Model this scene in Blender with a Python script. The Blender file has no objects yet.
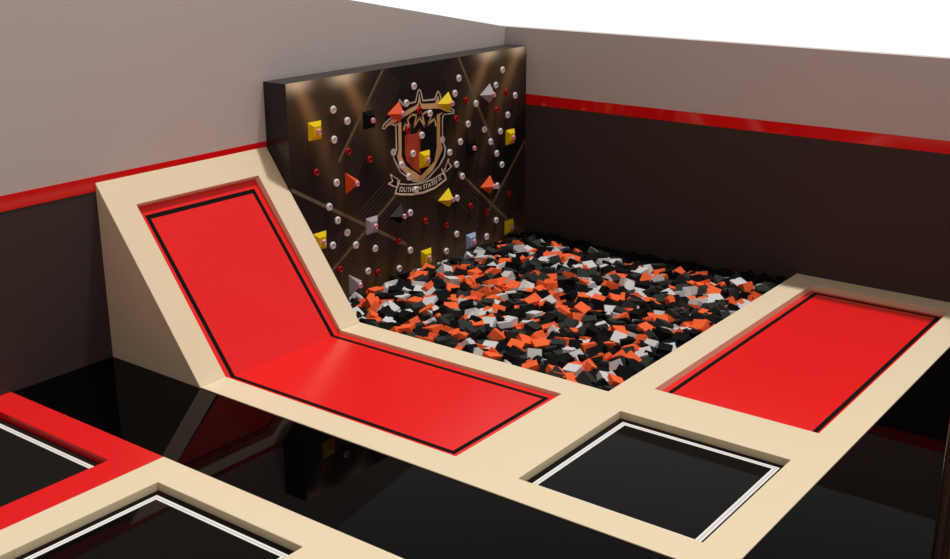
import bpy, bmesh, math, random
from mathutils import Vector, Matrix, Euler
from mathutils.bvhtree import BVHTree
from mathutils.geometry import tessellate_polygon

# Room axes: X runs along the left wall away from the corner, Y along the right
# wall away from the corner, Z is up; the top of the padded decks is z = 0.
SC = bpy.context.scene
COL = SC.collection
R = random.Random(6)

# ------------------------------------------------------------------ materials
def mat(name, col, rough=0.5, spec=0.5, metal=0.0, noise=None, bump=None):
    m = bpy.data.materials.new(name); m.use_nodes = True
    nt = m.node_tree; b = nt.nodes['Principled BSDF']
    b.inputs['Base Color'].default_value = (*col, 1)
    b.inputs['Roughness'].default_value = rough
    b.inputs['Specular IOR Level'].default_value = spec
    b.inputs['Metallic'].default_value = metal
    if noise or bump:
        tc = nt.nodes.new('ShaderNodeTexCoord')
    if noise:                                   # (scale, amount): slight mottling of the colour
        n = nt.nodes.new('ShaderNodeTexNoise'); n.inputs['Scale'].default_value = noise[0]
        n.inputs['Detail'].default_value = 4
        mr = nt.nodes.new('ShaderNodeMapRange')
        mr.inputs['To Min'].default_value = 1 - noise[1]; mr.inputs['To Max'].default_value = 1 + noise[1]
        mx = nt.nodes.new('ShaderNodeMix'); mx.data_type = 'RGBA'; mx.blend_type = 'MULTIPLY'
        mx.inputs[0].default_value = 1; mx.inputs[6].default_value = (*col, 1)
        nt.links.new(tc.outputs['Object'], n.inputs['Vector'])
        nt.links.new(n.outputs['Fac'], mr.inputs['Value'])
        nt.links.new(mr.outputs['Result'], mx.inputs[7])
        nt.links.new(mx.outputs[2], b.inputs['Base Color'])
    if bump:                                    # (scale, strength)
        n = nt.nodes.new('ShaderNodeTexNoise'); n.inputs['Scale'].default_value = bump[0]
        bp = nt.nodes.new('ShaderNodeBump'); bp.inputs['Strength'].default_value = bump[1]
        bp.inputs['Distance'].default_value = 0.002
        nt.links.new(tc.outputs['Object'], n.inputs['Vector'])
        nt.links.new(n.outputs['Fac'], bp.inputs['Height'])
        nt.links.new(bp.outputs['Normal'], b.inputs['Normal'])
    return m

def srgb(r, g, b):
    f = lambda c: (c/255/12.92) if c <= 10 else (((c/255)+.055)/1.055)**2.4
    return (f(r), f(g), f(b))

M = dict(
    cream=mat('cream_vinyl', srgb(232, 216, 184), .35, .25, noise=(1.5, .015)),
    redpad=mat('red_vinyl', srgb(226, 32, 32), .3, .35, noise=(1.5, .015)),
    redbed=mat('red_trampoline_bed', srgb(232, 36, 36), .2, .3),
    blackbed=mat('black_trampoline_bed', (.003, .003, .0028), .03, .075),
    greybed=mat('charcoal_trampoline_bed', (.014, .012, .011), .03, .075),
    black=mat('black_webbing', (.004, .006, .006), .6, .06),
    white=mat('white_webbing', srgb(240, 240, 237), .5, .3),
    pale=mat('pale_grey_webbing', srgb(206, 206, 202), .5, .3),
    floor=mat('glossy_black_floor', (.0006, .0006, .0006), .02, .055),
    upper=mat('grey_wall_paint', srgb(205, 198, 197), .6, .2, noise=(.6, .02)),
    lower=mat('charcoal_wall_padding', srgb(68, 58, 57), .6, .15, noise=(60, .12), bump=(250, .3)),
    band=mat('red_gloss_band', srgb(232, 18, 18), .06, .5),
    panel=mat('black_laminate', (.012, .010, .009), .25, .4),
    paneltop=mat('charcoal_laminate', (.03, .028, .026), .4, .3),
    olive=mat('olive_print', srgb(112, 99, 76), .45, .3),
    thin=mat('brown_print', srgb(78, 68, 54), .45, .3),
    halo=mat('pale_grey_print', srgb(205, 203, 200), .5, .3),
    ink=mat('black_print', (.003, .003, .003), .5, .3),
    tan=mat('tan_print', srgb(226, 184, 130), .5, .3),
    rust=mat('rust_print', srgb(186, 76, 48), .5, .3),
    ivory=mat('ivory_print', srgb(255, 250, 240), .5, .3),
    cloth=mat('cream_print', srgb(244, 226, 204), .5, .3),
    hwhite=mat('white_plastic', srgb(240, 232, 234), .5, .3),
    hgrey=mat('grey_plastic_dish', srgb(205, 196, 198), .5, .3),
    hred=mat('red_plastic', srgb(176, 8, 10), .5, .2),
    hdred=mat('dark_red_plastic', srgb(120, 4, 6), .35, .4),
    hpink=mat('pink_plastic', srgb(226, 150, 178), .3, .5),
    bolt=mat('steel_bolt', (.35, .33, .34), .3, .5, .8),
    yellow=mat('yellow_volume', srgb(232, 202, 12), .6, .12),
    orange=mat('orange_volume', srgb(226, 84, 36), .6, .12),
    grey=mat('grey_volume', srgb(168, 162, 166), .6, .12),
    vblack=mat('black_volume', (.003, .003, .0035), .45, .08),
    blue=mat('pale_blue_volume', srgb(158, 172, 205), .6, .12),
    forange=mat('orange_foam', srgb(238, 102, 54), .85, .15, noise=(20, .05)),
    fwhite=mat('pale_grey_foam', srgb(205, 205, 205), .85, .15, noise=(20, .05)),
    fgrey=mat('charcoal_foam', srgb(47, 50, 47), .85, .15, noise=(20, .06)),
    fblack=mat('black_foam', srgb(13, 12, 12), .85, .12, noise=(20, .06)),
    pit=mat('black_pit_lining', (.006, .006, .006), .7, .2),
)

# printed mural on the climbing wall: dark ground, golden light-beam artwork and a brown foot
def mural_mat():
    m = bpy.data.materials.new('printed_mural'); m.use_nodes = True
    nt = m.node_tree; b = nt.nodes['Principled BSDF']; L = nt.links
    b.inputs['Roughness'].default_value = .4; b.inputs['Specular IOR Level'].default_value = .3
    tc = nt.nodes.new('ShaderNodeTexCoord'); sp = nt.nodes.new('ShaderNodeSeparateXYZ')
    L.new(tc.outputs['Object'], sp.inputs[0])
    def mth(op, a, c=None, clamp=False):
        n = nt.nodes.new('ShaderNodeMath'); n.operation = op; n.use_clamp = clamp
        for i, v in enumerate((a, c)):
            if v is None: continue
            if isinstance(v, (int, float)): n.inputs[i].default_value = v
            else: L.new(v, n.inputs[i])
        return n.outputs[0]
    X, Z = sp.outputs['X'], sp.outputs['Z']
    total = None; lamp = None
    for (ax, az, bx, bz, g) in BEAMS:
        d = Vector((bx-ax, bz-az)).normalized()
        dx, dz = mth('SUBTRACT', X, ax), mth('SUBTRACT', Z, az)
        s = mth('ADD', mth('MULTIPLY', dx, d.x), mth('MULTIPLY', dz, d.y))
        t = mth('SUBTRACT', mth('MULTIPLY', dx, -d.y), mth('MULTIPLY', dz, -d.x))
        wd = mth('ADD', mth('MULTIPLY', mth('MAXIMUM', s, 0.0), .085), .085)
        q = mth('DIVIDE', t, wd)
        core = mth('EXPONENT', mth('MULTIPLY', mth('MULTIPLY', q, q), -1.0))
        fall = mth('MULTIPLY', mth('EXPONENT', mth('MULTIPLY', mth('MAXIMUM', s, 0.0), -1.3)), mth('GREATER_THAN', s, -.12))
        v = mth('MULTIPLY', mth('MULTIPLY', core, fall), g)
        total = v if total is None else mth('ADD', total, v)
        # wide lamp bloom right under the top edge of the print
        u1, u2 = mth('DIVIDE', dx, .26), mth('DIVIDE', mth('SUBTRACT', Z, 3.0), .12)
        r2 = mth('ADD', mth('MULTIPLY', u1, u1), mth('MULTIPLY', u2, u2))
        p = mth('EXPONENT', mth('MULTIPLY', r2, -1.0))
        w1, w2 = mth('DIVIDE', dx, .55), mth('DIVIDE', mth('SUBTRACT', Z, 3.0), .8)
        total = mth('ADD', total, mth('MULTIPLY', mth('EXPONENT', mth('MULTIPLY', mth('ADD', mth('MULTIPLY', w1, w1), mth('MULTIPLY', w2, w2)), -1.0)), .14))
        lamp = p if lamp is None else mth('ADD', lamp, p)
    foot = mth('MULTIPLY', mth('EXPONENT', mth('MULTIPLY', mth('ABSOLUTE', mth('SUBTRACT', Z, FOOT_Z)), -3.6)), .62)
    def mix(fac, a, bcol, blend='MIX'):
        n = nt.nodes.new('ShaderNodeMix'); n.data_type = 'RGBA'; n.blend_type = blend; n.clamp_factor = True
        L.new(fac, n.inputs[0])
        for i, v in ((6, a), (7, bcol)):
            if isinstance(v, tuple): n.inputs[i].default_value = (*v, 1)
            else: L.new(v, n.inputs[i])
        return n.outputs[2]
    c = mix(total, (.0095, .0085, .0080), srgb(182, 142, 96))
    c = mix(foot, c, srgb(150, 114, 76))
    c = mix(lamp, c, srgb(255, 240, 205))
    L.new(c, b.inputs['Base Color'])
    return m

# --------------------------------------------------------------- mesh helpers
def obj(name, bm, mats, parent=None, bevel=0, smooth=False, kind=None, label=None):
    bmesh.ops.recalc_face_normals(bm, faces=bm.faces[:]) if kind != 'raw' else None
    me = bpy.data.meshes.new(name); bm.to_mesh(me); bm.free()
    for m in (mats if isinstance(mats, (list, tuple)) else [mats]): me.materials.append(m)
    o = bpy.data.objects.new(name, me); COL.objects.link(o)
    if parent: o.parent = parent
    if smooth:
        for p in me.polygons: p.use_smooth = True
    if bevel:
        b = o.modifiers.new('bevel', 'BEVEL'); b.width = bevel; b.segments = 2
        b.limit_method = 'ANGLE'; b.angle_limit = math.radians(40)
    if label: o['label'] = label
    return o

def raw(name, verts, faces, mats, parent=None, fm=None, label=None, smooth=False):
    me = bpy.data.meshes.new(name); me.from_pydata(verts, [], faces)
    for m in (mats if isinstance(mats, (list, tuple)) else [mats]): me.materials.append(m)
    if fm:
        for p, i in zip(me.polygons, fm): p.material_index = i
    if smooth:
        for p in me.polygons: p.use_smooth = True
    me.validate(); me.update()
    o = bpy.data.objects.new(name, me); COL.objects.link(o)
    if parent: o.parent = parent
    if label: o['label'] = label
    return o

def tag(o, label, cat, group=None, kind=None):
    o['label'] = label; o['category'] = cat
    if group: o['group'] = group
    if kind: o['kind'] = kind
    return o

def struct(o):
    o['kind'] = 'structure'; return o

def thing(name, loc, label, cat, group=None, kind=None):
    e = bpy.data.objects.new(name, None); COL.objects.link(e); e.location = loc
    e.empty_display_size = .1
    return tag(e, label, cat, group, kind)

def box(bm, x0, y0, z0, x1, y1, z1, mi=0):
    v = [bm.verts.new(p) for p in ((x0,y0,z0),(x1,y0,z0),(x1,y1,z0),(x0,y1,z0),(x0,y0,z1),(x1,y0,z1),(x1,y1,z1),(x0,y1,z1))]
    for f in ((3,2,1,0),(4,5,6,7),(0,1,5,4),(1,2,6,5),(2,3,7,6),(3,0,4,7)):
        bm.faces.new([v[i] for i in f]).material_index = mi

def slab(xs, ys, keep, top, low, origin=(0, 0, 0)):
    """Plan cells kept by keep(x, y) become one slab with side walls down to low(x, y) along its outline and holes."""
    ox, oy, oz = origin; bm = bmesh.new(); vs = {}
    def V(x, y, z):
        k = (round(x, 4), round(y, 4), round(z, 4))
        if k not in vs: vs[k] = bm.verts.new((x-ox, y-oy, z-oz))
        return vs[k]
    nx, ny = len(xs)-1, len(ys)-1
    K = lambda i, j: 0 <= i < nx and 0 <= j < ny and keep((xs[i]+xs[i+1])/2, (ys[j]+ys[j+1])/2)
    for i in range(nx):
        for j in range(ny):
            if not K(i, j): continue
            x0, x1, y0, y1 = xs[i], xs[i+1], ys[j], ys[j+1]
            for z in (top, low):
                bm.faces.new([V(x0,y0,z), V(x1,y0,z), V(x1,y1,z), V(x0,y1,z)])
            for (di, dj, p, q) in ((-1,0,(x0,y0),(x0,y1)), (1,0,(x1,y0),(x1,y1)), (0,-1,(x0,y0),(x1,y0)), (0,1,(x0,y1),(x1,y1))):
                if not K(i+di, j+dj):
                    bm.faces.new([V(*p,top), V(*q,top), V(*q,low), V(*p,low)])
    return bm

def ring(bm, x0, y0, x1, y1, w, z0, z1, mi=0, P=None):
    """A rectangular band of width w; P maps plan (x, y, z) to space (for the sloped bed)."""
    P = P or (lambda x, y, z: (x, y, z))
    o = [(x0,y0),(x1,y0),(x1,y1),(x0,y1)]; n = [(x0+w,y0+w),(x1-w,y0+w),(x1-w,y1-w),(x0+w,y1-w)]
    vo = [[bm.verts.new(P(*p, z)) for p in o] for z in (z0, z1)]
    vn = [[bm.verts.new(P(*p, z)) for p in n] for z in (z0, z1)]
    for k in range(4):
        l = (k+1) % 4
        for f in ((vo[1][k], vo[1][l], vn[1][l], vn[1][k]), (vo[0][k], vn[0][k], vn[0][l], vo[0][l]),
                  (vo[0][k], vo[0][l], vo[1][l], vo[1][k]), (vn[0][k], vn[1][k], vn[1][l], vn[0][l])):
            bm.faces.new(f).material_index = mi

def sheet(bm, poly, y, mi=0, thick=.001):
    """A printed shape on the climbing wall: polygon of (x, z) laid on the face at y."""
    tris = tessellate_polygon([[Vector((x, z, 0)) for x, z in poly]])
    vs = [bm.verts.new((x, y, z)) for x, z in poly]
    for t in tris:
        f = bm.faces.new([vs[i] for i in t]); f.material_index = mi
        f.normal_update()
        if f.normal.y < 0: f.normal_flip()

def lathe(bm, prof, n=16, origin=(0,0,0), mi=None):
    """Profile of (radius, height) turned about the local Y axis, height outward along +Y."""
    rings = []
    for r, h in prof:
        rings.append([bm.verts.new((origin[0]+r*math.cos(2*math.pi*k/n), origin[1]+h, origin[2]+r*math.sin(2*math.pi*k/n))) for k in range(n)] if r > 1e-6
                     else [bm.verts.new((origin[0], origin[1]+h, origin[2]))])
    for a in range(len(rings)-1):
        p, q = rings[a], rings[a+1]; i = mi[a] if mi else 0
        for k in range(n):
            l = (k+1) % n
            if len(q) == 1: f = bm.faces.new([p[k], p[l], q[0]])
            elif len(p) == 1: f = bm.faces.new([p[0], q[k], q[l]])
            else: f = bm.faces.new([p[k], p[l], q[l], q[k]])
            f.material_index = i

def copy_tree(o, parent=None):
    c = o.copy(); COL.objects.link(c)
    if parent: c.parent = parent
    for ch in list(o.children): copy_tree(ch, c)
    return c
SUN_E, SKY, SKYG = 2.45, .285, .15

# ------------------------------------------------------------------ dimensions
A0, A1, B1, RH = 5.487, 8.160, 1.596, 2.142            # ramp: from/to along the wall, run, rise
PB, DB = 5.345, 8.010                                  # pit far edge, deck edge
FA0, FA1, FB1 = 5.857, 7.783, 4.961                    # folded trampoline opening
RA0, RA1, RB0, RB1 = .388, 5.115, 5.724, 7.634         # long red trampoline opening
KA0, KA1, KB0, KB1 = 5.862, 7.793, 5.717, 7.636        # square black trampoline opening
D0, D1, RB = 9.520, 12.2, 2.657                        # second row of decks, red/cream joint
CA0, CA1, CB0, CB1 = 9.894, 11.83, 3.037, 4.956
GA0, GA1, GB0, GB1 = 9.895, 11.83, .372, 2.287
DEP = .085                                             # the beds lie this far under the pads
CW, CT, CH = 5.484, .424, 3.0                          # climbing wall length, thickness, height
BT, BB, WT = 2.2133, 2.0402, 3.290                     # red band top/bottom, wall top at the corner
FLZ = -.012

# ------------------------------------------------------------------ the setting
XE, YE = 20.0, 16.0
def in_deck(x, y):
    return (x < A1 and y < DB) or (D0 < x < D1 and y < DB)
bm = slab([0, A1, D0, D1, XE], [0, DB, YE], lambda x, y: not in_deck(x, y), FLZ, FLZ-.1)
struct(obj('floor', bm, M['floor']))
bm = bmesh.new(); box(bm, 0, 0, -.72, A0, PB, -.62)
struct(obj('pit_floor', bm, M['pit']))

def wall_poly(bm, pts, axis, thick, mi):
    """Upright wall panel: outline pts of (run, z), on x=0 (axis 1) or y=0 (axis 0), thickness going outwards."""
    P = (lambda r, z, t: (r, t, z)) if axis == 0 else (lambda r, z, t: (t, r, z))
    f = [bm.verts.new(P(r, z, 0)) for r, z in pts]; b = [bm.verts.new(P(r, z, -thick)) for r, z in pts]
    bm.faces.new(f).material_index = mi; bm.faces.new(b[::-1]).material_index = mi
    for k in range(len(pts)):
        l = (k+1) % len(pts)
        bm.faces.new([f[k], f[l], b[l], b[k]]).material_index = mi
bm = bmesh.new()
wall_poly(bm, [(0, BT), (14, BT), (14, 5.1), (10.5, 5.1), (0, WT)], 0, .15, 0)
wall_poly(bm, [(0, -.72), (14, -.72), (14, BT), (0, BT)], 0, .15, 1)
struct(obj('wall_left', bm, [M['upper'], M['lower']]))
bm = bmesh.new()
wall_poly(bm, [(-.15, BT), (11, BT), (11, WT), (-.15, WT)], 1, .15, 0)
wall_poly(bm, [(-.15, -.72), (11, -.72), (11, BT), (-.15, BT)], 1, .15, 1)
struct(obj('wall_right', bm, [M['upper'], M['lower']]))
bm = bmesh.new(); box(bm, CW+.003, 0, BB, 14, .006, BT)
struct(obj('trim_1', bm, M['band'], bevel=.002))
bm = bmesh.new(); box(bm, 0, CT+.004, BB, .006, 11, BT)
struct(obj('trim_2', bm, M['band'], bevel=.002))

# low dark lacquered pillar standing at the right
pm = mat('dark_lacquer_painted_reflections', (.02, .015, .012), .12, .5)
nt = pm.node_tree; tc = nt.nodes.new('ShaderNodeTexCoord'); mp = nt.nodes.new('ShaderNodeMapping')
mp.inputs['Scale'].default_value = (30, 30, .25)
nz = nt.nodes.new('ShaderNodeTexNoise'); nz.inputs['Scale'].default_value = 1; nz.inputs['Detail'].default_value = 3
cr = nt.nodes.new('ShaderNodeValToRGB')
cr.color_ramp.elements[0].position = .42; cr.color_ramp.elements[0].color = (.008, .008, .008, 1)
cr.color_ramp.elements[1].position = .74; cr.color_ramp.elements[1].color = (*srgb(104, 78, 60), 1)  # brown streaks painted into the colour stand in for reflections on the gloss
nt.links.new(tc.outputs['Object'], mp.inputs[0]); nt.links.new(mp.outputs[0], nz.inputs['Vector'])
nt.links.new(nz.outputs['Fac'], cr.inputs[0]); nt.links.new(cr.outputs[0], nt.nodes['Principled BSDF'].inputs['Base Color'])
bm = bmesh.new(); box(bm, 7.56, 9.46, FLZ, 7.78, 9.68, 1.8)
struct(obj('pillar', bm, pm, bevel=.012))

# ------------------------------------------------------------------ padded decks
def W(o):                                              # built in room coordinates: cancel the parent's offset
    o.location = -o.parent.location; return o

def main_keep(x, y):
    if x < A0 and y < PB: return False
    if x > A0 and y < B1 and (y < B1-.14 or not (FA0-.1 < x < FA1+.1)): return False
    if FA0 < x < FA1 and y < FB1: return False
    if RA0 < x < RA1 and RB0 < y < RB1: return False
    if KA0 < x < KA1 and KB0 < y < KB1: return False
    return True
bm = slab(sorted({0.004, RA0, RA1, A0, FA0-.1, FA0, KA0, FA1, KA1, FA1+.1, A1}), sorted({.0, B1-.14, B1, FB1, PB, KB0, RB0, RB1, KB1, DB}), main_keep, 0, -.61)
o = obj('padded_deck', bm, M['cream'], bevel=.006)
tag(o, 'large cream padded deck running round the foam pit and framing the red trampolines', 'padded deck')
bm = slab([D0, CA0, CA1, D1], [RB+.0015, CB0, CB1, DB], lambda x, y: not (CA0 < x < CA1 and CB0 < y < CB1), 0, -.3)
tag(obj('padded_deck', bm, M['cream'], bevel=.006), 'cream padded deck beside the red deck, across the black strip from the ramp', 'padded deck')
bm = slab([D0, GA0, GA1, D1], [.004, GB0, GB1, RB-.0015], lambda x, y: not (GA0 < x < GA1 and GB0 < y < GB1), 0, -.3)
tag(obj('padded_deck', bm, M['redpad'], bevel=.006), 'bright red padded deck against the left wall, framing a charcoal trampoline', 'padded deck')

# the ramp leaning on the left wall
LEN = math.hypot(B1, RH); cs, sn = B1/LEN, RH/LEN
TH = LEN*1.8413/RH                                     # the opening ends this far up the slope
ramp = thing('ramp', ((A0+A1)/2, B1/2, FLZ), 'steep cream padded ramp with brown shaded side leaning against the left wall', 'ramp')
bm = slab([A0+.004, FA0, FA1, A1], [0, TH, LEN], lambda x, t: not (FA0 < x < FA1 and t < TH), 0, -.12)
for v in bm.verts:
    x, t, n = v.co
    y, z = B1 - t*cs + n*sn, t*sn + n*cs
    v.co = (x, max(y, .003), z)
W(obj('slope_pad', bm, M['cream'], ramp, bevel=.005))
def tri(x0, x1):
    bm = bmesh.new(); pr = [(.003, FLZ), (B1+.002, FLZ), (B1-.006, .001), (.003, RH-.006)]
    a = [bm.verts.new((x0, y, z)) for y, z in pr]; b = [bm.verts.new((x1, y, z)) for y, z in pr]
    bm.faces.new(a); bm.faces.new(b[::-1])
    for k in range(4):
        l = (k+1) % 4; bm.faces.new([a[k], b[k], b[l], a[l]])
    return bm
W(obj('side_panel', tri(A1-.03, A1+.0006), M['cream'], ramp))
W(obj('side_panel', tri(A0+.0055, A0+.035), M['cream'], ramp))

# ------------------------------------------------------------------ trampolines
def flat_tramp(x0, y0, x1, y1, bedm, label, kind):
    g = .003
    t = thing('trampoline', ((x0+x1)/2, (y0+y1)/2, -DEP-.03), label, 'trampoline')
    bm = bmesh.new(); box(bm, x0+g, y0+g, -DEP-.03, x1-g, y1-g, -DEP)
    W(obj('bed', bm, bedm, t))
    bm = bmesh.new()
    if kind == 'white':
        i = .075
        ring(bm, x0+i, y0+i, x1-i, y1-i, .018, -DEP-.004, -DEP+.003, 0)
        ring(bm, x0+i+.018, y0+i+.018, x1-i-.018, y1-i-.018, .022, -DEP-.004, -DEP+.0025, 1)
        ring(bm, x0+i+.040, y0+i+.040, x1-i-.040, y1-i-.040, .018, -DEP-.004, -DEP+.003, 0)
        W(obj('border_line', bm, [M['white'], M['pale']], t, label='white double border line'))
    else:
        i = .078
        ring(bm, x0+i, y0+i, x1-i, y1-i, .055, -DEP-.004, -DEP+.003, 0)
        W(obj('border_line', bm, M['black'], t, label='black border line'))
    return t
flat_tramp(RA0, RB0, RA1, RB1, M['redbed'], 'long flat red trampoline with black border line along the right wall', 'black')
flat_tramp(KA0, KB0, KA1, KB1, M['blackbed'], 'square black trampoline with white border line, sunk in the large cream deck', 'white')
flat_tramp(CA0, CB0, CA1, CB1, M['blackbed'], 'black trampoline with white border line, in the cream deck beside the red deck', 'white')
flat_tramp(GA0, GB0, GA1, GB1, M['greybed'], 'charcoal trampoline with white border line, framed by the bright red deck', 'white')

# the folded one: up the ramp and out over the deck
DEP = .047
bf = (sn*B1 - DEP + DEP*cs)/sn                          # the fold of the bed
STOP = TH + .0237                                      # the sloped bed sinks a little deeper towards its top
SAG = .043
def fold(x, s, n):
    if s <= 0: return (x, bf - s + (n*sn/(1+cs) if s == 0 else 0), -DEP + n)
    n -= SAG*s/STOP
    return (x, bf - s*cs + n*sn, -DEP + s*sn + n*cs)
ft = thing('trampoline', ((FA0+FA1)/2, bf+1.5, -DEP-.03), 'folded red trampoline running down the ramp and out across the cream deck', 'trampoline')
def strip(bm, x0, x1, s0, s1, n0, n1):
    v = [bm.verts.new(fold(*p)) for p in ((x0,s0,n0),(x1,s0,n0),(x1,s1,n0),(x0,s1,n0),(x0,s0,n1),(x1,s0,n1),(x1,s1,n1),(x0,s1,n1))]
    for f in ((3,2,1,0),(4,5,6,7),(0,1,5,4),(1,2,6,5),(2,3,7,6),(3,0,4,7)): bm.faces.new([v[i] for i in f])
SB = -(FB1 - bf)
g = .003
bm = bmesh.new(); strip(bm, FA0+g, FA1-g, 0, STOP-g, -.02, 0); W(obj('sloped_bed', bm, M['redbed'], ft))
bm = bmesh.new(); strip(bm, FA0+g, FA1-g, SB+g, 0, -.02, 0); W(obj('flat_bed', bm, M['redbed'], ft))
i, w = .098, .055; bm = bmesh.new()
for xa in (FA0+i, FA1-i-w):
    strip(bm, xa, xa+w, 0, STOP-.13-w, -.004, .003); strip(bm, xa, xa+w, SB+i+w, 0, -.004, .003)
strip(bm, FA0+i, FA1-i, STOP-.13-w, STOP-.13, -.004, .003); strip(bm, FA0+i, FA1-i, SB+i, SB+i+w, -.004, .003)
W(obj('border_line', bm, M['black'], ft, label='black border line'))

# ------------------------------------------------------------------ climbing wall
cw = thing('climbing_wall', (CW/2, CT/2, -.62), 'black climbing wall with gold beam artwork and a crest, rising from the foam pit', 'climbing wall', kind='thing')
bm = bmesh.new(); box(bm, .004, .004, -.62, CW, CT-.006, CH, 0)
for f in bm.faces:
    if f.calc_center_median().z > CH-.001: f.material_index = 1
W(obj('body', bm, [M['panel'], M['paneltop']], cw))
bm = bmesh.new(); box(bm, .004, CT-.0055, -.62, CW, CT, CH, 0)
Y1 = CT + .0012
LIFT = [0.0]
def bar(x0, z0, x1, z1, w, mi, y):
    d = Vector((x1-x0, z1-z0)).normalized(); n = Vector((-d.y, d.x))*w/2
    pts = [(x0+n.x, z0+n.y), (x1+n.x, z1+n.y), (x1-n.x, z1-n.y), (x0-n.x, z0-n.y)]
    # keep the strip on the panel
    def clip(ps, inside, cut):
        out = []
        for k in range(len(ps)):
            p, q = ps[k-1], ps[k]
            if inside(p) != inside(q): out.append(cut(p, q))
            if inside(q): out.append(q)
        return out
    for ax, lim, s in ((0, .012, 1), (0, CW-.008, -1), (1, -.5, 1), (1, CH-.008, -1)):
        ins = lambda p, ax=ax, lim=lim, s=s: (p[ax]-lim)*s >= 0
        def cut(p, q, ax=ax, lim=lim):
            t = (lim-p[ax])/(q[ax]-p[ax]); return (p[0]+(q[0]-p[0])*t, p[1]+(q[1]-p[1])*t)
        pts = clip(pts, ins, cut) if pts else pts
    LIFT[0] += .000012                                  # crossing strips never share a plane
    if len(pts) >= 3: sheet(bm, pts, y - .0009 + LIFT[0], mi)
def family(x0, z0, x1, z1, n, gap, wide=True, side=1):
    d = Vector((x1-x0, z1-z0)).normalized(); nn = Vector((-d.y, d.x))*side
    if wide: bar(x0, z0, x1, z1, .05, 1, Y1)
    for k in range(1, n+1):
        o = nn*(gap*k); bar(x0+o.x, z0+o.y, x1+o.x, z1+o.y, .014, 2, Y1-.0002)
family(3.56, 3.03, 4.56, 1.825, 7, .062, side=-1)
family(1.86, 3.02, .899, 1.456, 7, .062, side=1)
family(-.05, 1.49, 1.12, .34, 8, .062, side=-1)
family(5.6, 1.67, 3.15, .32, 0, .06)
family(4.80, .29, 3.284, 1.18, 7, .065, side=1)
family(4.80, .29, 3.284, 1.18, 5, .065, wide=False, side=-1)
family(1.85, 1.21, .0, -.25, 6, .065, side=1)
family(-.05, 2.0, 1.232, 1.108, 6, .06, wide=False, side=1)
family(2.0, -.1, 1.1, .9, 6, .07, wide=False, side=1)
BEAMS = [(5.295, 3.0, 4.74, 1.856, .85), (4.411, 3.0, 3.73, 1.995, .9), (1.062, 3.0, 1.717, 2.021, .9), (.234, 3.0, .904, 1.958, .85)]
FOOT_Z = -.25
W(obj('mural', bm, [mural_mat(), M['olive'], M['thin']], cw, kind='raw'))

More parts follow.
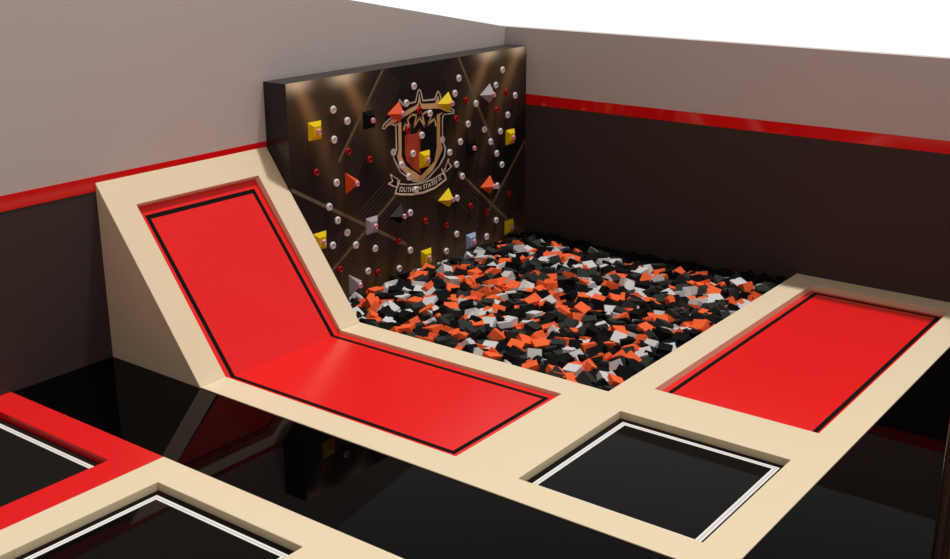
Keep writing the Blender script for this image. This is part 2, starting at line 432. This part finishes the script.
CREST = {
 'halo':[(3.648, 2.154), (3.615, 2.217), (3.502, 2.275), (3.357, 2.315), (3.302, 2.443), (3.247, 2.537), (3.162, 2.442), (2.897, 2.459), (2.834, 2.606), (2.796, 2.625), (2.754, 2.596), (2.708, 2.453), (2.443, 2.437), (2.386, 2.528), (2.347, 2.544), (2.297, 2.489), (2.264, 2.379), (2.094, 2.279), (1.955, 2.204), (1.967, 2.14), (2.014, 2.147), (2.21, 2.159), (2.239, 2.092), (2.243, 1.762), (2.17, 1.642), (2.2, 1.508), (2.335, 1.378), (2.61, 1.234), (2.789, 1.198), (2.98, 1.262), (3.269, 1.449), (3.399, 1.655), (3.428, 1.712), (3.353, 1.803), (3.358, 2.146), (3.444, 2.185), (3.531, 2.171), (3.588, 2.139)],
 'black':[(3.622, 2.164), (3.585, 2.206), (3.482, 2.255), (3.343, 2.293), (3.287, 2.424), (3.248, 2.504), (3.178, 2.42), (2.881, 2.433), (2.818, 2.587), (2.797, 2.604), (2.77, 2.581), (2.73, 2.431), (2.427, 2.41), (2.37, 2.508), (2.347, 2.519), (2.319, 2.478), (2.287, 2.368), (2.111, 2.267), (1.99, 2.197), (2.002, 2.167), (2.221, 2.178), (2.267, 2.131), (2.272, 1.766), (2.204, 1.643), (2.235, 1.525), (2.357, 1.4), (2.626, 1.258), (2.788, 1.223), (2.968, 1.281), (3.242, 1.458), (3.368, 1.657), (3.397, 1.707), (3.322, 1.798), (3.326, 2.165), (3.438, 2.208), (3.53, 2.195), (3.587, 2.159)],
 'arch':[(3.587, 2.159), (3.545, 2.207), (3.462, 2.242), (3.296, 2.294), (3.165, 2.327), (3.005, 2.37), (2.882, 2.392), (2.838, 2.417), (2.797, 2.57), (2.763, 2.408), (2.72, 2.395), (2.444, 2.367), (2.411, 2.391), (2.364, 2.476), (2.321, 2.379), (2.265, 2.33), (2.14, 2.25), (1.996, 2.177), (2.152, 2.201), (2.334, 2.271), (2.435, 2.285), (2.721, 2.316), (2.764, 2.342), (2.8, 2.426), (2.835, 2.341), (3.007, 2.295), (3.167, 2.255), (3.309, 2.21), (3.443, 2.192)],
 'frame':[(3.361, 2.187), (3.221, 2.188), (3.225, 1.678), (3.129, 1.522), (2.792, 1.314), (2.459, 1.479), (2.399, 1.685), (2.391, 2.184), (2.335, 2.197), (2.232, 2.205), (2.312, 2.166), (2.318, 1.773), (2.251, 1.654), (2.321, 1.546), (2.506, 1.349), (2.788, 1.219), (2.979, 1.29), (3.257, 1.509), (3.33, 1.696), (3.29, 1.8), (3.29, 2.15)],
 'half':[(3.148, 1.978), (3.105, 1.999), (2.919, 1.971), (2.859, 1.983), (2.787, 2.036), (2.802, 1.351), (3.001, 1.482), (3.116, 1.597), (3.15, 1.718)],
 'ltail':[(3.504, 1.466), (3.468, 1.46), (3.417, 1.419), (3.314, 1.365), (3.329, 1.221), (3.545, 1.321), (3.549, 1.335), (3.45, 1.359)],
 'ltail_in':[(3.473, 1.44), (3.335, 1.362), (3.349, 1.249), (3.498, 1.322), (3.425, 1.347)],
 'rtail':[(2.232, 1.316), (2.202, 1.333), (2.131, 1.467), (2.096, 1.461), (2.097, 1.395), (2.027, 1.332), (2.033, 1.318), (2.186, 1.26)],
 'rtail_in':[(2.203, 1.289), (2.185, 1.322), (2.12, 1.436), (2.12, 1.392), (2.062, 1.334), (2.18, 1.277)],
 'banner':[(3.299, 1.349), (3.272, 1.344), (3.29, 1.291), (3.061, 1.238), (2.789, 1.205), (2.508, 1.219), (2.267, 1.271), (2.301, 1.335), (2.278, 1.338), (2.221, 1.27), (2.164, 1.152), (2.175, 1.136), (2.454, 1.048), (2.737, 1.029), (3.012, 1.053), (3.279, 1.109), (3.405, 1.151), (3.399, 1.171)],
 'banner_in':[(3.306, 1.276), (3.062, 1.22), (2.789, 1.187), (2.509, 1.197), (2.256, 1.25), (2.198, 1.162), (2.465, 1.083), (2.747, 1.064), (3.011, 1.085), (3.278, 1.14), (3.373, 1.169)],
}
CROWN = [[(3.167, 2.07), (3.138, 2.152), (3.023, 2.091), (3.084, 2.206), (2.987, 2.265), (2.864, 2.248), (2.933, 2.078), (2.8, 2.198), (2.678, 2.044), (2.739, 2.235), (2.635, 2.266)], [(2.575, 2.209), (2.526, 2.167), (2.617, 2.06), (2.448, 2.135), (2.416, 2.024)]]
bm = bmesh.new(); y = CT + .002
for k, (n, mi) in enumerate((('halo',0),('black',1),('arch',2),('frame',2),('half',3))):
    sheet(bm, CREST[n], y + .0008*(k if k < 2 else 2), mi)
for path in CROWN:                                      # the zigzag crown inside the shield
    for (x0, z0), (x1, z1) in zip(path, path[1:]):
        d = Vector((x1-x0, z1-z0)).normalized()*.012; n = Vector((-d.y, d.x)).normalized()*.015
        sheet(bm, [(x0-d.x+n.x, z0-d.y+n.y), (x1+d.x+n.x, z1+d.y+n.y), (x1+d.x-n.x, z1+d.y-n.y), (x0-d.x-n.x, z0-d.y-n.y)], y + .0016, 2)
W(obj('crest', bm, [M['halo'], M['ink'], M['tan'], M['rust']], cw, kind='raw', label='tan and rust shield crest with spiked crown'))
bm = bmesh.new(); y = CT + .005
for n, mi, k in (('ltail',0,0),('rtail',0,0),('ltail_in',1,1),('rtail_in',1,1),('banner',0,2),('banner_in',1,3)):
    sheet(bm, CREST[n], y + .0007*k, mi)
ban = W(obj('banner', bm, [M['cloth'], M['ink']], cw, kind='raw', label='black ribbon banner under the shield'))
# the lettering follows the ribbon's curve
cu = bpy.data.curves.new('lettering', 'FONT'); cu.body = 'SOUTHERN STATES SC'; cu.size = 1; cu.offset = .02; cu.space_character = 1.06
to = bpy.data.objects.new('lettering', cu); COL.objects.link(to)
me = bpy.data.meshes.new_from_object(to.evaluated_get(bpy.context.evaluated_depsgraph_get()))
bpy.data.objects.remove(to); bpy.data.curves.remove(cu)
xs = [v.co.x for v in me.vertices]; zs = [v.co.y for v in me.vertices]
xa, xb, za, zb = min(xs), max(xs), min(zs), max(zs)
base = [(3.312, 1.160), (3.065, 1.105), (2.791, 1.085), (2.51, 1.101), (2.280, 1.166)]
top = [(3.285, 1.252), (3.062, 1.199), (2.789, 1.176), (2.509, 1.188), (2.310, 1.242)]
def along(P, t):
    k = min(int(t*4), 3); f = t*4-k
    p = [Vector(P[max(0, min(4, j))]) for j in (k-1, k, k+1, k+2)]
    return .5*((2*p[1]) + (p[2]-p[0])*f + (2*p[0]-5*p[1]+4*p[2]-p[3])*f*f + (3*p[1]-p[0]-3*p[2]+p[3])*f**3)
for v in me.vertices:
    t, h = (v.co.x-xa)/(xb-xa), (v.co.y-za)/(zb-za)
    p = along(base, t).lerp(along(top, t), .10+.82*h)
    v.co = (p.x, CT+.0085, p.y)
me.materials.clear(); me.materials.append(M['ivory'])
lo = bpy.data.objects.new('lettering', me); COL.objects.link(lo); lo.parent = ban
lo['label'] = 'ivory capitals SOUTHERN STATES SC'

# ------------------------------------------------------------------ volumes and holds on the climbing wall
def hold_mesh(cap, r=.048):
    bm = bmesh.new()
    lathe(bm, [(r*.92, 0), (r, .008), (r, .020), (r*.84, .031), (r*.62, .034), (r*.55, .029), (r*.2, .029), (0, .029)], 18, mi=[0,0,0,0,1,1,1])
    return bm
def frustum(pts, scale, h, centre=None):
    bm = bmesh.new(); c = centre or (sum(p[0] for p in pts)/len(pts), sum(p[1] for p in pts)/len(pts))
    a = [bm.verts.new((p[0], 0, p[1])) for p in pts]
    b = [bm.verts.new((c[0]+(p[0]-c[0])*scale, h, c[1]+(p[1]-c[1])*scale)) for p in pts]
    bm.faces.new(a); bm.faces.new(b)
    for k in range(len(pts)):
        l = (k+1) % len(pts); bm.faces.new([a[k], a[l], b[l], b[k]])
    return bm
SQ = [(.127, -.127), (.127, .127), (-.127, .127), (-.127, -.127)]
TR = [(.14, .16), (-.135, 0), (.14, -.16)]             # upright edge, tip towards the right
TL = [(.135, 0), (-.14, .16), (-.14, -.16)]            # tip towards the left
VOL = [  # colour, shape, x, z, label, short name used to describe neighbours
 ('yellow', 'sq', 4.997, 2.325, 'yellow square volume in the top left corner of the climbing wall', 'top left corner yellow square'),
 ('vblack', 'sq', 3.917, 2.325, 'black square volume on the striped upper left of the climbing wall', 'upper left black square'),
 ('orange', 'tl', 3.397, 2.345, "orange triangular volume over the crest's left shoulder", "orange triangle on the crest"),
 ('yellow', 'tl', 2.240, 2.345, "yellow triangular volume over the crest's right shoulder", "yellow triangle on the crest"),
 ('grey', 'tl', 1.170, 2.347, 'silver grey triangular volume high on the right of the climbing wall', 'silver triangle'),
 ('yellow', 'sq', .457, 1.555, "yellow square volume halfway up the climbing wall's right edge", 'yellow square at the right edge'),
 ('vblack', 'sq', 1.541, 1.550, 'black square volume on dark ground right of the crest', 'black square right of the crest'),
 ('yellow', 'sq', 2.700, 1.555, "yellow square volume on the black half of the crest's shield", 'yellow square on the shield'),
 ('orange', 'tr', 4.306, 1.502, 'orange triangular volume pointing right, left of the crest', 'orange triangle pointing right'),
 ('orange', 'tl', 1.152, .848, 'orange triangular volume low on the right of the climbing wall', 'lower right orange triangle'),
 ('yellow', 'tl', 2.250, .845, "yellow triangular volume below the banner's right end", 'yellow triangle below the banner'),
 ('grey', 'sq', 3.918, .784, 'grey square volume on the brown stripes, lower left of the banner', 'grey square on the stripes'),
 ('vblack', 'tl', 3.405, .822, 'black triangular volume just below the left end of the banner', 'black triangle below the banner'),
 ('yellow', 'sq', 4.985, .790, "yellow square volume half hidden behind the ramp's edge", 'yellow square beside the ramp'),
 ('blue', 'sq', 1.537, .008, 'pale blue square volume just above the foam cubes', 'pale blue square'),
 ('yellow', 'sq', .465, .008, 'yellow square volume above the foam in the lower right corner', 'yellow square in bottom right corner'),
 ('yellow', 'sq', 2.690, .008, 'yellow square volume above the foam, under the banner', 'yellow square at bottom centre'),
 ('grey', 'tr', 4.306, .008, 'grey triangular volume above the foam beside the ramp', 'grey triangle beside the ramp'),
]
pinkmesh = obj('hold', hold_mesh(0, .040), [M['hpink'], M['hpink']], smooth=False)
pinkmesh['label'] = 'pink hold'
first = True
for colour, shape, x, z, label, short in VOL:
    t = thing('climbing_volume', (x, CT+.0015, z), label, 'climbing volume', 'geometric volumes on the climbing wall')
    pts, sc, h = {'sq': (SQ, .52, .055), 'tl': (TL, .22, .135), 'tr': (TR, .22, .135)}[shape]
    cen = {'sq': (0, 0), 'tl': (-.05, 0), 'tr': (.05, 0)}[shape]
    obj('body', frustum(pts, sc, h, cen), M[colour], t, bevel=.004)
    p = pinkmesh if first else pinkmesh.copy()
    if not first: COL.objects.link(p)
    first = False
    p.parent = t; p.location = (cen[0], h-.002, cen[1]) if shape != 'sq' else (-.012, h-.002, -.008)

WHITE = [(4.624, 2.556), (4.356, 2.364), (4.628, 2.146), (4.612, 1.542), (4.774, 1.231), (2.916, 2.675), (3.096, 2.447), (2.555, 2.226), (2.749, 1.922), (2.961, 1.678), (3.403, 1.773), (3.231, 1.553), (3.069, 1.344), (2.903, 1.117), (2.258, 1.781), (2.078, 1.552), (1.909, 1.335), (1.76, 1.118), (1.839, 2.671), (1.94, 2.449), (1.399, 2.224), (1.607, 1.929), (1.805, 1.678), (1.177, 1.779), (1.001, 1.553), (0.731, 1.683), (0.527, 1.926), (0.323, 2.222), (0.867, 2.451), (0.685, 2.676), (0.829, 1.333), (0.68, 1.119), (0.814, 0.787), (1.897, 0.791), (4.615, 1.005), (4.433, 0.787), (4.732, 0.667), (4.265, 0.564), (3.857, 0.418), (4.023, 0.113), (3.327, -0.023), (3.063, 0.203), (3.048, 0.79), (2.179, -0.02), (1.909, 0.201), (1.099, -0.022), (0.833, 0.199)]
RED = [(4.994, 1.756), (4.358, 1.942), (3.922, 1.756), (3.072, 2.048), (2.805, 2.305), (1.654, 2.31), (1.912, 2.058), (0.577, 2.308), (0.837, 2.053), (0.46, 0.589), (1.536, 0.589), (4.603, 0.286), (3.804, 0.039), (3.328, 0.404), (2.688, 0.585), (2.175, 0.405), (1.093, 0.4)]
# a point seen at the hold's face lies a little nearer the viewer than the panel
WHITE = [(x+.018, z+.006) for x, z in WHITE]; RED = [(x+.018, z+.006) for x, z in RED]
def where(dx, dz):
    """Direction as seen on the wall: +X is towards the left."""
    a = math.degrees(math.atan2(dz, -dx)) % 360
    return ['right of', 'up and right of', 'above', 'up and left of', 'left of', 'down and left of', 'below', 'down and right of'][int((a+22.5)//45) % 8]
used = {}
def hold_label(colour, x, z, pts):
    """Names a hold by its rank among the holds of its colour on one side of a neighbouring volume."""
    best = None
    for v in VOL:
        d = math.hypot(v[2]-x, v[3]-z); w = where(x-v[2], z-v[3])
        r = sum(1 for p in pts if where(p[0]-v[2], p[1]-v[3]) == w and math.hypot(v[2]-p[0], v[3]-p[1]) < d-1e-6)
        l = f"{colour} round hold, {('first', 'second', 'third', 'fourth')[min(r, 3)]} one {w} the {v[5]}"
        if l in used or r > 3: continue
        if best is None or d*(1+.8*r) < best[0]: best = (d*(1+.8*r), l)
    used[best[1]] = 1
    return best[1]
for colour, pts, ma, mb, grp in (('white', WHITE, 'hwhite', 'hgrey', 'white round holds on the climbing wall'), ('red', RED, 'hred', 'hdred', 'red round holds on the climbing wall')):
    h0 = obj('climbing_hold', hold_mesh(0, .054 if colour == 'white' else .050), [M[ma], M[mb]])
    # nearest ones claim their neighbour first
    order = sorted(pts, key=lambda p: min(math.hypot(v[2]-p[0], v[3]-p[1]) for v in VOL))
    for k, (x, z) in enumerate(order):
        o = h0 if k == 0 else h0.copy()
        if k: COL.objects.link(o)
        o.location = (x, CT+.0012, z)
        tag(o, hold_label(colour, x, z, pts), 'climbing hold', grp)

# ------------------------------------------------------------------ foam cubes in the pit
def cube_mesh(name, s, m):
    bm = bmesh.new(); a = s/2; box(bm, -a, -a, -a, a, a, a)
    bmesh.ops.recalc_face_normals(bm, faces=bm.faces[:])
    me = bpy.data.meshes.new(name); bm.to_mesh(me); bm.free(); me.materials.append(m); return me
S = .185
KINDS = [('orange', M['forange'], .235), ('pale grey', M['fwhite'], .225), ('charcoal', M['fgrey'], .19), ('black', M['fblack'], .35)]
cubes = []
step = .150
ny = int((PB-CT-.16)/step); nx = int((A0-.16)/step)
for i in range(nx+1):
    for j in range(ny+1):
        x = .10 + (A0-.2)*i/nx + R.uniform(-.05, .05)
        y = CT+.10 + (PB-CT-.2)*j/ny + R.uniform(-.05, .05)
        x = min(max(x, .165), A0-.165); y = min(max(y, CT+.165), PB-.165)
        if R.random() < .03: continue
        z = -.135 + R.uniform(-.045, .045) + .035*math.sin(x*2.1+1)*math.sin(y*1.7) + .03*(x/A0) - .10*max(0, 1-(y-CT)/.7) - .10*max(0, 1-x/.8) - .02
        k = R.random(); c = 0
        while k > KINDS[c][2] and c < 3: k -= KINDS[c][2]; c += 1
        if x < .62 and R.random() < .88: c = 3  # the right wall's shadow put into the colour: most cubes here made black
        q = Euler((R.uniform(0, 6.3), R.uniform(0, 6.3), R.uniform(0, 6.3)))
        if R.random() < .5: q = Euler((R.gauss(0, .35), R.gauss(0, .35), R.uniform(0, 6.3)))
        cubes.append((Vector((x, y, z)), q, c, S*R.uniform(.92, 1.05)/S))
# a second layer below fills the gaps
for i in range(26):
    for j in range(24):
        cubes.append((Vector((.17+(A0-.34)*i/25, CT+.17+(PB-CT-.34)*j/23, -.33+R.uniform(-.03, .03))),
                      Euler((R.uniform(0, 6.3), R.uniform(0, 6.3), R.uniform(0, 6.3))), R.choice((2, 3, 3)), 1))

# ------------------------------------------------------------------ camera
cam = bpy.data.cameras.new('camera'); co = bpy.data.objects.new('camera', cam); COL.objects.link(co)
yaw, pit, rol, fpx = math.radians(216.8592), math.radians(-17.8978), math.radians(.05495), 1143.715
fw = Vector((math.cos(pit)*math.cos(yaw), math.cos(pit)*math.sin(yaw), math.sin(pit)))
rt = fw.cross(Vector((0, 0, 1))).normalized(); up = rt.cross(fw)
r2 = rt*math.cos(rol)+up*math.sin(rol); u2 = up*math.cos(rol)-rt*math.sin(rol)
CP = Vector((15.8446, 11.2392, 5.1355))
co.matrix_world = Matrix(((r2.x, u2.x, -fw.x, CP.x), (r2.y, u2.y, -fw.y, CP.y), (r2.z, u2.z, -fw.z, CP.z), (0, 0, 0, 1)))
cam.sensor_width = 36; cam.lens = fpx/950*36; cam.clip_end = 200
SC.camera = co

# the 300 cubes that show most stand as objects of their own, the rest are one mass
cv = [Vector((sx, sy, sz))*S/2 for sx in (-1, 1) for sy in (-1, 1) for sz in (-1, 1)]
cf = [(0,1,3,2), (4,6,7,5), (0,4,5,1), (2,3,7,6), (0,2,6,4), (1,5,7,3)]
vs, fs, own = [], [], []
def add(verts, faces, k):
    b = len(vs); vs.extend(verts)
    for f in faces: fs.append([b+i for i in f]); own.append(k)
for k, (p, q, c, s) in enumerate(cubes):
    m = q.to_matrix(); add([p + m @ (v*s) for v in cv], cf, k)
for q in ([(0,PB,0),(A0,PB,0),(A0,DB,0),(0,DB,0)], [(A0,B1,0),(A1,B1,0),(A1,DB,0),(A0,DB,0)],
          [(A0,B1,0),(A1,B1,0),(A1,0,RH),(A0,0,RH)]):
    add([Vector(p) for p in q], [(0,1,2,3)], -1)
bvh = BVHTree.FromPolygons(vs, fs)
seen = {}
for py in range(205, 400, 2):
    for px in range(330, 810, 2):
        d = (fw*fpx + r2*(px-475) - u2*(py-279.5)).normalized()
        h = bvh.ray_cast(CP, d)
        if h[2] is not None and own[h[2]] >= 0: seen[own[h[2]]] = seen.get(own[h[2]], 0)+1
rank = sorted(seen, key=lambda k: -seen[k])[:300]
solo = set(rank)
meshes = [cube_mesh('foam_cube', S, k[1]) for k in KINDS]
protos = {}
for k in rank:
    p, q, c, s = cubes[k]
    if c not in protos:
        o = bpy.data.objects.new('foam_cube', meshes[c]); protos[c] = o
    else:
        o = protos[c].copy()
    COL.objects.link(o)
    o.location = p; o.rotation_euler = q; o.scale = (s, s, s)
    n = KINDS[c][0]
    tag(o, f'{n} foam cube among the others in the foam pit', 'foam cube', f'{n} foam cubes in the pit')
verts, faces, fm = [], [], []
for k, (p, q, c, s) in enumerate(cubes):
    if k in solo: continue
    m = q.to_matrix(); b = len(verts)
    verts.extend([p + m @ (v*s) for v in cv])
    for f in cf: faces.append([b+i for i in f]); fm.append(c)
o = raw('foam_cubes', [tuple(v) for v in verts], faces, [k[1] for k in KINDS], fm=fm)
tag(o, 'loose mass of orange, grey and black foam cubes filling the pit', 'foam cubes', kind='stuff')

# ------------------------------------------------------------------ light
sun = bpy.data.lights.new('sun', 'SUN'); so = bpy.data.objects.new('sun', sun); COL.objects.link(so)
sun.energy = SUN_E; sun.angle = math.radians(3.5); sun.color = (1, .985, .95)
so.rotation_euler = Vector((-.21, .125, 1)).to_track_quat('Z', 'Y').to_euler()
so.location = (0, 4, 12)
w = bpy.data.worlds.new('sky'); SC.world = w; w.use_nodes = True
nt = w.node_tree; bg = nt.nodes['Background']
tc = nt.nodes.new('ShaderNodeTexCoord'); sp = nt.nodes.new('ShaderNodeSeparateXYZ')
nt.links.new(tc.outputs['Generated'], sp.inputs[0])
def mth(op, x, y):
    n = nt.nodes.new('ShaderNodeMath'); n.operation = op
    for k, v in enumerate((x, y)):
        if isinstance(v, (int, float)): n.inputs[k].default_value = v
        else: nt.links.new(v, n.inputs[k])
    return n.outputs[0]
# overcast warm-lit surroundings, brighter on the open side of the hall (+Y) and low in the sky
# beyond the room's corner, over a white ground below the horizon
away = mth('MAXIMUM', mth('MULTIPLY', mth('ADD', sp.outputs['X'], sp.outputs['Y']), -.7071), 0.0)
low = mth('MAXIMUM', mth('SUBTRACT', 1.0, mth('MULTIPLY', sp.outputs['Z'], 1.3)), 0.0)
sky = mth('ADD', mth('MULTIPLY', mth('MAXIMUM', sp.outputs['Y'], 0.0), SKYG), SKY)
pale = mth('MULTIPLY', mth('MULTIPLY', away, low), .9)
ground = mth('LESS_THAN', sp.outputs['Z'], -.045)
def mixc(f, a, c):
    n = nt.nodes.new('ShaderNodeMix'); n.data_type = 'RGBA'; nt.links.new(f, n.inputs[0]) if not isinstance(f, float) else None
    for k, v in ((6, a), (7, c)):
        if isinstance(v, tuple): n.inputs[k].default_value = (*v, 1)
        else: nt.links.new(v, n.inputs[k])
    return n.outputs[2]
vm = nt.nodes.new('ShaderNodeVectorMath'); vm.operation = 'SCALE'; vm.inputs[0].default_value = (1.09, .93, .83)
nt.links.new(sky, vm.inputs['Scale'])
col = mixc(pale, vm.outputs[0], (1.0, 1.0, .97))
col = mixc(ground, col, (1.02, 1.02, 1.02))
nt.links.new(col, bg.inputs['Color']); bg.inputs['Strength'].default_value = 1.0
SC.view_settings.view_transform = 'Standard'; SC.view_settings.look = 'None'
SC.view_settings.exposure = 0; SC.view_settings.gamma = 1; SC.view_settings.use_curve_mapping = False
